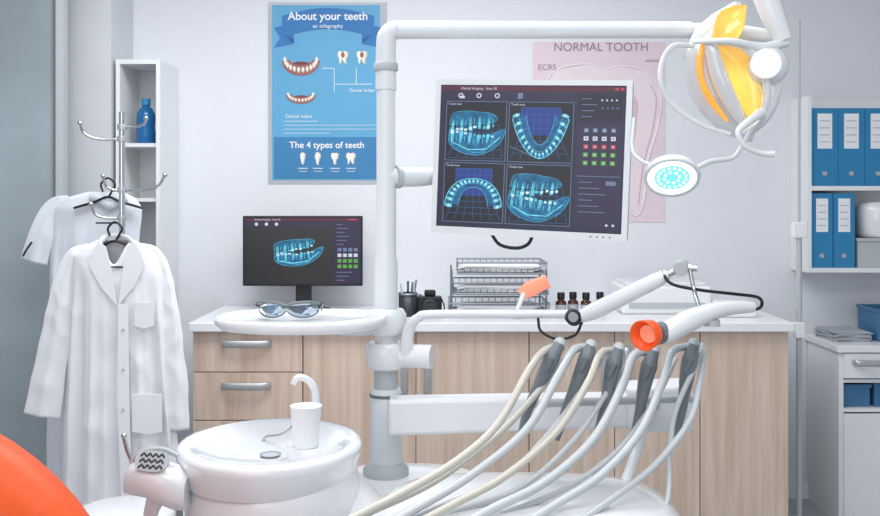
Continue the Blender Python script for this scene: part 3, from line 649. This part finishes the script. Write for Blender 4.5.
# ============================================================ DELIVERY CONSOLE
t=thing('delivery_console','white domed delivery console under the hoses at the front','dental console',(.18,2.08,0))
slab(B(M['white']),.19,2.08,.335,.23,[(.54,.80),(.58,.93),(.64,1.0),(.68,1.0),(.71,.96),(.726,.89),(.734,.75),(.738,.4),(.739,.1)],2.8,60).build('dome_body',t)
B(M['white2']).tube([(.2,2.12,0),(.2,2.12,.56)],[.1,.08],24).build('support_post',t)
B(M['lgrey']).lathe([(.22,0),(.22,.03),(.1,.06)],(.2,2.12,0),32).build('floor_plate',t)
B(M['lgrey']).tube([P(530,404,2.32),P(700,398,2.32)],.010,12).tube([P(655,400,2.32),P(655,405,2.37)],.012,10).build('holder_rail',t)
B(M['white']).tube([(.42,2.2,.70),P(640,440,2.33),P(645,402,2.33)],.013,12,4).build('rail_bracket',t)
hp=[([(560,343),(550,362),(539,385),(528,410),(519,440)], [(557,346,2.24),(543,352,2.19),(529,370,2.13),(497,425,2.05),(455,462,1.99),(400,494,1.93),(345,522,1.86)],'beige','grey dental handpiece nearest the column, beige hose'),
 ([(591,345),(585,362),(576,385),(566,410),(557,440)], [(587,347,2.24),(573,351,2.19),(557,378,2.12),(526,430,2.05),(470,476,1.98),(410,512,1.9),(370,535,1.86)],'hosegrey','grey dental handpiece second from the column'),
 ([(619,348),(613,368),(608,392),(603,414),(594,442)], [(616,350,2.24),(600,354,2.19),(588,382,2.13),(556,432,2.06),(505,476,1.99),(450,506,1.93),(400,532,1.87)],'beige','grey dental handpiece in the middle of the row, beige hose'),
 ([(654,350),(648,370),(643,392),(639,416),(631,444)], [(650,352,2.24),(633,356,2.18),(623,384,2.13),(594,438,2.06),(545,482,1.99),(490,510,1.93),(440,538,1.87)],'hosegrey','grey dental handpiece fourth from the column'),
 ([(694,344),(689,364),(685,388),(681,412),(673,444)], [(690,346,2.24),(672,352,2.18),(663,380,2.12),(640,432,2.06),(600,476,2.0),(550,508,1.94),(500,540,1.88)],'hosegrey','grey dental handpiece farthest from the column')]
hr=[.0088,.0094,.0086,.0098,.0090]
for i_,(gp,hs,hm,lab) in enumerate(hp):
    q=thing('dental_handpiece',lab,'dental instrument',P(gp[-1][0],gp[-1][1],2.22),'handpieces on the delivery console')
    B(M['hold']).tube([P(a,b,2.2) for a,b in gp],[.012,.021,.018,.014,.012,.007],16,5,ref=(0,1,0),ra=1.2,rb=.9).build('grip',q)
    B(M['grey']).tube([P(gp[1][0]+2,gp[1][1]-4,2.178),P(gp[1][0]-4,gp[1][1]+9,2.178)],[.008,.006],12).build('button',q)
    B(M['lgrey']).tube([P(gp[0][0]-1,gp[0][1]+5,2.2),P(gp[0][0],gp[0][1]-1,2.22)],.014,14).build('hose_collar',q)
    B(M[hm]).tube([P(*h_) for h_ in hs],hr[i_],12,8).build('hose',q)
ex=[([(702,345,2.26),(697,362,2.2),(676,410,2.15),(670,450,2.12),(666,505,2.05),(640,530,2.0)],'hosegrey','pale hose hanging steeply beside the beam end box'),
 ([(640,347,2.26),(612,385,2.2),(574,440,2.12),(520,488,2.04),(450,514,1.96),(390,532,1.9)],'hosegrey','pale spare hose crossing the middle of the console'),
 ([(575,347,2.26),(548,380,2.2),(508,425,2.13),(466,460,2.06),(425,487,2.0),(370,512,1.93),(335,528,1.88)],'beige','beige spare hose running beside the hose nearest the column'),
 ([(676,358,2.26),(655,400,2.2),(618,450,2.12),(570,486,2.05),(520,508,1.98),(460,532,1.9)],'hosegrey','pale spare hose crossing the right half of the console'),
 ([(605,352,2.26),(585,385,2.2),(548,435,2.12),(498,482,2.04),(430,510,1.96),(380,530,1.9)],'hosegrey','pale spare hose from between the second and third handpieces'),
 ([(704,350,2.24),(700,380,2.18),(690,420,2.12),(655,465,2.05),(610,500,1.98),(560,535,1.9)],'hosegrey','pale spare hose bending right around the farthest handpiece')]
for i_,(ps,hm,lab) in enumerate(ex):
    tag(B(M[hm]).tube([P(*a) for a in ps],.0062+.0006*(i_%3),12,8).build('hose'),lab,'hose','spare hoses over the console')
# ============================================================ OPERATING LAMP
Yo=2.42
t=thing('operating_lamp','amber and white operating lamp hanging from the boom end','lamp',P(750,60,Yo))
B(M['white2']).tube([P(690,31,YP),P(745,33,YP),P(790,40,2.46)],[.022,.02,.016],16,4).build('boom_end',t)
B(M['white']).tube([P(764,-8,2.42),P(774,18,2.42),P(784,40,2.42)],[.032,.030,.022],16,3,ref=(0,1,0)).build('drop_bracket',t)
def petal(mb,left,right,bul,th,dy=0,n=8,seg=12):
    A=cr([P(a,b,Yo+dy) for a,b in left],n); Bq=cr([P(a,b,Yo+dy) for a,b in right],n); L_=min(len(A),len(Bq)); rows=[]
    for i in range(L_):
        e=math.sin(math.pi*i/(L_-1))**.6; row=[]
        for j in range(seg+1):
            u=j/seg; row.append(A[i].lerp(Bq[i],u)+V((0,-bul*e*4*u*(1-u)-.0,0)))
        for j in range(seg,-1,-1):
            u=j/seg; row.append(A[i].lerp(Bq[i],u)+V((0,-bul*e*4*u*(1-u)+th,0)))
        rows.append(row)
    return mb.loft(rows)
petal(B(M['petal']),[(734,2),(708,18),(690,40),(686,70),(698,106),(724,132),(744,140)],[(742,2),(732,30),(730,52),(734,78),(746,104),(756,124),(752,142)],.03,.02,.04).build('lamp_shell',t)
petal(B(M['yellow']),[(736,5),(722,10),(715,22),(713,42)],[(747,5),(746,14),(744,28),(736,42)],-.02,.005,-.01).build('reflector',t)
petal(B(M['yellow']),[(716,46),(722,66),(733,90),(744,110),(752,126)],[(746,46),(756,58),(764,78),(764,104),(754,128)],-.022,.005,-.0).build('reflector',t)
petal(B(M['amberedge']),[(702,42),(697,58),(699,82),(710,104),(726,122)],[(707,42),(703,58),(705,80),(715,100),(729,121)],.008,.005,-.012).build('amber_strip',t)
petal(B(M['petal']),[(704,40),(706,56),(711,78),(722,102),(740,126)],[(716,40),(722,56),(731,80),(742,106),(748,126)],.020,.006,-.02).build('front_rib',t)
petal(B(M['petal']),[(722,44),(742,50),(756,66),(764,90),(760,120)],[(730,41),(750,46),(764,62),(772,90),(764,122)],.010,.006,-.03).build('front_rib',t)
petal(B(M['petal']),[(760,84),(762,100),(756,118),(742,132)],[(784,78),(778,104),(766,124),(750,136)],.02,.012,-.01).build('lower_cover',t)
B(M['white2']).sphere(P(768,66,2.42),.052,(1,.75,1)).build('hub',t)
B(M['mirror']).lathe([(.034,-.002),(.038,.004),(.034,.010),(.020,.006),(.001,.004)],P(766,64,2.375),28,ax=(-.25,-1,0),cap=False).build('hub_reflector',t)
B(M['white2']).tube([P(692,42,2.41),P(730,41,2.37),P(762,47,2.40),P(786,42,2.42)],[.006,.008,.011,.014],12,4).build('yoke',t)
B(M['white2']).tube([P(694,46,2.40),P(674,46,2.37),P(663,60,2.36),P(661,82,2.35),P(672,104,2.36),P(700,124,2.37),P(730,134,2.38)],[.006,.007,.0075,.0075,.007,.006,.005],14,6,ref=(0,1,0),ra=.6,rb=1).build('grip_handle',t)
B(M['white']).tube([P(762,112,2.38),P(748,122,2.34),P(738,132,2.33),P(745,146,2.33),P(760,153,2.34),P(774,154,2.34)],[.012,.010,.007,.007,.007,.009],12,6).build('grip_handle',t)
# ring lamp
t=thing('ring_light','round white ring light with glowing cyan-white face below the operating lamp','lamp',P(672,177,2.3))
ax=V((-.12,-.66,-.74)); c0=P(672,177,2.3)
B(M['white']).lathe([(.001,-.03),(.04,-.028),(.064,-.014),(.068,0),(.066,.006),(.058,.004)],c0,36,ax=ax,cap=False).build('housing',t)
B(M['led']).lathe([(.042,.003),(.050,.0045),(.058,.003)],c0,36,ax=ax,cap=False).build('led_ring',t)
m=B(M['ledc']).lathe([(.001,.001),(.042,.003)],c0,30,ax=ax,cap=False); u=V((1,0,0)); an=ax.normalized(); u=(u-an*u.dot(an)).normalized(); w_=an.cross(u)
m.mat(M['led'])
for k in range(16):
    a=2*math.pi*k/16; m.sphere(c0+an*.003+(u*math.cos(a)+w_*math.sin(a))*.033,.0032,seg=8)
for k in range(8):
    a=2*math.pi*(k+.5)/8; m.sphere(c0+an*.003+(u*math.cos(a)+w_*math.sin(a))*.018,.0032,seg=8)
m.build('centre_glass',t)
B(M['white2']).tube([P(696,168,2.33),P(712,161,2.36),P(732,158,2.38),P(742,146,2.38),P(752,128,2.38)],[.006,.007,.006,.006,.006],12,5).build('arm',t)
B(M['white2']).tube([P(634,118,2.36),P(632,148,2.34),P(640,160,2.32),P(652,165,2.31)],[.0045,.005,.005,.004],10,5).build('side_handle',t)
# ============================================================ COAT STAND
Yk=3.45; xk=sx(122,Yk)
t=thing('coat_stand','chrome coat stand with curved hooks holding two lab coats','coat stand',(xk,Yk,0))
B(M['chrome']).tube([(xk,Yk,.02),(xk,Yk,sz(112,Yk))],.011,14).build('pole',t)
for pts in ([(80,123),(84,133),(98,139),(121,139)],[(165,175),(158,186),(144,190),(123,190)],[(91,204),(95,214),(106,218),(121,218)],[(146,118),(144,124),(134,127),(123,127)],[(103,176),(106,186),(114,190),(121,190)]):
    B(M['chrome']).tube([P(a,b,Yk-.03*(1-i/3)) for i,(a,b) in enumerate(pts)],.005,10,5).sphere(P(pts[0][0],pts[0][1],Yk-.03),.009,seg=10).build('hook',t)
for py in (127,139,190,218): B(M['alu']).lathe([(.016,-.01),(.017,0),(.016,.01)],(xk,Yk,sz(py,Yk)),16).build('hook_ring',t)
for k in range(4):
    a=math.pi/4+k*math.pi/2; B(M['chrome']).tube([(xk,Yk,.12),(xk+.12*math.cos(a),Yk+.12*math.sin(a),.07),(xk+.25*math.cos(a),Yk+.25*math.sin(a),.012)],.01,10,4).build('leg',t)
def hanger(cx,Y,py0,w,lab,drop):
    q=thing('coat_hanger',lab,'hanger',P(cx,py0,Y),'coat hangers on the stand')
    B(M['black']).tube([P(cx-5,py0-4,Y),P(cx-7,py0-12,Y),P(cx,py0-18,Y),P(cx+7,py0-12,Y),P(cx+4,py0-5,Y),P(cx,py0+2,Y)],.004,8,5).build('hook',q)
    B(M['black']).tube([P(cx-w,py0+drop,Y),P(cx-w*.4,py0+6,Y),P(cx,py0+1,Y),P(cx+w*.4,py0+6,Y),P(cx+w,py0+drop,Y)],.006,10,6,ref=(0,1,0),ra=1.6,rb=.8).build('shoulder_bar',q)
    B(M['black']).tube([P(cx-w*.36,py0+27,Y-.05),P(cx+w*.36,py0+27,Y-.05)],.003,8).build('trouser_bar',q)
def cusp(a): return 1-2*abs(math.sin(a*.5))
def ridge(v): return 1-2.2*abs(noise.noise(v))
def coat(name,label,m,Y,rows,slv,seed,hasfront=True):
    rnd=random.Random(seed)
    base=P(100,rows[-1][0],Y); t=thing('lab_coat',label,'coat',base)
    ph=[rnd.uniform(0,6.28) for _ in range(5)]; R=[]; seg=190; n=80
    def ip(py,k):
        for i in range(len(rows)-1):
            if rows[i][0]<=py<=rows[i+1][0]:
                u=(py-rows[i][0])/(rows[i+1][0]-rows[i][0])
                return rows[i][k]+(rows[i+1][k]-rows[i][k])*u
        return rows[-1][k]
    pys=[r[0] for r in rows]
    for i in range(n+1):
        py=pys[0]+(pys[-1]-pys[0])*(i/n)**1.35; l=sx(ip(py,1),Y); r=sx(ip(py,2),Y); d=ip(py,3); z=sz(py,Y); c=(l+r)/2; w=(r-l)/2
        am=.019*min(1,max(0,(py-pys[0]-25)/150)); row=[]
        for j in range(seg):
            a=2*math.pi*j/seg; s_=math.sin(a); cs=math.cos(a)
            nz=noise.noise(V((cs*1.0+seed,s_*1.0,z*.5)))*2.0
            f=am*(cusp(8*a+ph[0]+nz*1.2)*.9+math.sin(4*a+ph[1]-nz)*.4+.35*cusp(15*a+ph[2]+nz))
            X=cs*w; Yy=s_*d
            f+=(ridge(V(((X+z*.4)*7+seed,Yy*7,(z-X*.3)*4)))-.6)*.0045*min(1,i/10)+(ridge(V(((X-z*.7)*11,Yy*9+seed,z*9)))-.6)*.002*min(1,i/10)
            dip=0
            if hasfront and s_<0: dip=.085*math.exp(-(cs*w/.038)**2)*max(0,1-i/25.)*(-s_)
            hem=(.014*math.sin(3*a+ph[3])+.012*math.sin(7*a+ph[4]))*(i/n)**6
            row.append(V((c+cs*(w+f*.5),Y+s_*(d+f*1.3),z-dip+hem)))
        R.append(row)
    o=B(m).loft(R,cap=False).build('body',t)
    sd=o.modifiers.new('so','SOLIDIFY'); sd.thickness=.0012
    for si,(pts,rad) in enumerate(slv):
        pp_=cr([P(a,b,Y+dy) for a,b,dy in pts],14); L=len(pp_); rows_=[]
        for i,p in enumerate(pp_):
            tt=i/(L-1)*(len(rad)-1); kk=min(int(tt),len(rad)-2); rr=rad[kk]+(rad[kk+1]-rad[kk])*(tt-kk)
            T=(pp_[min(i+1,L-1)]-pp_[max(i-1,0)]).normalized(); N=V((0,1,0)); N=(N-T*N.dot(T)).normalized(); Bv=T.cross(N); ro=[]
            for j in range(84):
                a=2*math.pi*j/84; dr=(N*math.cos(a)*.30+Bv*math.sin(a)); q=p+dr*rr
                nz=noise.noise(q*2)*1.2
                k_=1+.20*cusp(4*a+nz*2+si*2)*min(1,i/10)
                cr_=(ridge(V(((q.x+q.z*.5)*9,q.y*6+seed,(q.z-q.x*.8)*8)))-.6)*.0055*min(1,i/6)
                nn=(N*math.cos(a)+Bv*math.sin(a)*.6)
                ro.append(p+dr*rr*k_+nn*cr_)
            rows_.append(ro)
        o=B(m).loft(rows_,cap=False).build('sleeve',t); sd=o.modifiers.new('so','SOLIDIFY'); sd.thickness=.0012
    return t
hanger(108,3.56,196,34,'black hanger on the middle hook carrying the rear coat',12)
hanger(115,3.31,240,36,'black hanger on the lower hook carrying the front coat',16)
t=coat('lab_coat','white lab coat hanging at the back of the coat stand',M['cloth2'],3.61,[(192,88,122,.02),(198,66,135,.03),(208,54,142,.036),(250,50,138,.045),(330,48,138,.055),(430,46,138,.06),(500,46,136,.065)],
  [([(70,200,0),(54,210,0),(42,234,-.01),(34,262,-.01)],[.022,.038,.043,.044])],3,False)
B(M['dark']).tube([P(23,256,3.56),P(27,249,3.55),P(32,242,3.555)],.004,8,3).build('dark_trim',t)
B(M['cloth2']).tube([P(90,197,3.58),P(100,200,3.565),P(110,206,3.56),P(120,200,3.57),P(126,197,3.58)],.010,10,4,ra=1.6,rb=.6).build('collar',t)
t=coat('lab_coat','white lab coat with long sleeves hanging in front on the coat stand',M['cloth'],3.30,[(240,98,134,.02),(247,84,147,.03),(256,74,157,.036),(275,70,164,.042),(330,67,168,.046),(400,65,174,.052),(450,64,180,.058),(502,62,184,.066)],
  [([(90,247,.01),(76,258,.005),(66,285,0),(57,330,-.005),(48,380,-.01),(42,416,-.012)],[.016,.032,.040,.044,.050,.054]),
   ([(140,247,.01),(154,256,.005),(163,285,0),(169,330,-.005),(174,385,-.01),(175,430,-.012)],[.016,.032,.038,.041,.042,.042])],9)
def strip(mb,pts,Yf,th=.003,sl=-.0001): mb.prism([P(a,b,Yf+(b-240)*sl) for a,b in pts],(0,th,0)); return mb
strip(B(M['cloth']),[(98,241),(106,247),(112,272),(117,306),(101,288),(89,266),(93,250)],3.257).build('lapel',t,bev=.001)
strip(B(M['cloth']),[(134,241),(127,247),(122,272),(118,306),(135,286),(145,264),(140,250)],3.257).build('lapel',t,bev=.001)
B(M['cloth']).tube([P(99,245,3.27),P(104,239,3.31),P(116,237,3.33),P(128,239,3.31),P(134,245,3.27)],.009,10,4,ra=1.5,rb=.6).build('collar',t)
strip(B(M['cloth']),[(118,304),(128,304),(129,400),(132,502),(121,500),(117,400)],3.252,.003,-.00016).build('placket',t,bev=.0008)
for py in (330,370,410): B(M['lgrey']).lathe([(.005,0),(.005,.002)],P(123,py,3.250-(py-240)*.00016),12,ax=(0,-1,0)).build('button',t)
for a,b,c,d in ((134,302,154,326),(132,394,162,432)):
    strip(B(M['cloth']),[(a,b),(c,b),(c,d),((a+c)/2,d+3),(a,d)],3.254 if b<350 else 3.246,.003).build('pocket',t,bev=.001)
# ============================================================ STOOL & CHAIR
xs,ys=sx(122,2.9),2.9; zs=.44
t=thing('stool','white round rolling stool in front of the coat stand','stool',(xs,ys,0))
B(M['white']).lathe([(.11,zs-.07),(.15,zs-.06),(.16,zs-.03),(.155,zs-.008),(.12,zs),(.001,zs+.002)],(xs,ys,0),36).build('seat',t)
B(M['chrome']).lathe([(.022,.1),(.022,zs-.065)],(xs,ys,0),18).build('column',t)
for k in range(5):
    a=k*2*math.pi/5; e=V((xs+.22*math.cos(a),ys+.22*math.sin(a),.065)); l=B(M['chrome']).tube([(xs,ys,.11),e],[.02,.012],10).build('leg',t)
    B(M['black']).lathe([(.02,-.012),(.025,-.008),(.025,.008),(.02,.012)],e-V((0,0,.04)),16,ax=(math.sin(a),-math.cos(a),0)).build('caster',l)
t=thing('dental_chair','orange padded dental chair back at the front left corner','dental chair',(-.82,1.2,0))
R=[]
for y,s in ((1.31,.80),(1.32,.9),(1.345,.98),(1.38,1.0),(1.42,.985),(1.44,.9),(1.45,.75)):
    row=[]
    for j in range(64):
        a=2*math.pi*j/64; ca,sa_=math.cos(a),math.sin(a)
        x=.48*s*ca; z=.44*s*sa_
        row.append(V((-.92+x,y+(z)*.12,.648+z)))
    R.append(row)
B(M['orange']).loft(R).build('backrest',t)
slab(B(M['orange']),-.92,1.02,.27,.33,[(.40,.9),(.42,.98),(.46,1),(.50,.98),(.515,.85),(.52,.5)],3).build('seat',t)
slab(B(M['white']),-.92,1.02,.22,.27,[(.33,.9),(.36,1),(.40,1)],3).build('under_frame',t)
B(M['white2']).tube([(-.92,1.05,.03),(-.92,1.05,.35)],[.12,.09],24).build('column',t)
slab(B(M['lgrey']),-.92,1.05,.26,.34,[(0,1),(.03,1),(.045,.9)],3).build('base_plate',t)
# ============================================================ LIGHTS / CAMERA
def area(loc,rot,sx_,sy_,e,c=(1,1,1)):
    l=bpy.data.lights.new('area','AREA'); l.shape='RECTANGLE'; l.size=sx_; l.size_y=sy_; l.energy=e; l.color=c
    o=bpy.data.objects.new('area_light',l); COL.objects.link(o); o.location=loc; o.rotation_euler=rot
area((-.3,2.9,2.7),(0,0,0),2.2,.9,50,(.985,.995,1))
area((.2,1.0,2.7),(0,0,0),2.4,1.0,31,(.985,.995,1))
area((-.9,-.9,1.8),(math.radians(84),0,math.radians(-14)),2.6,1.8,28,(.98,.99,1))
w=bpy.data.worlds.new('world'); S.world=w; w.use_nodes=True
w.node_tree.nodes['Background'].inputs[0].default_value=(.84,.90,.97,1); w.node_tree.nodes['Background'].inputs[1].default_value=.38
cd=bpy.data.cameras.new('camera'); cam=bpy.data.objects.new('camera',cd); COL.objects.link(cam)
cam.location=(0,0,H); cam.rotation_euler=(math.radians(90),0,0); cd.sensor_width=36; cd.lens=F/880*36; cd.shift_y=-58/880; cd.clip_start=.05
S.camera=cam
S.view_settings.view_transform='Standard'
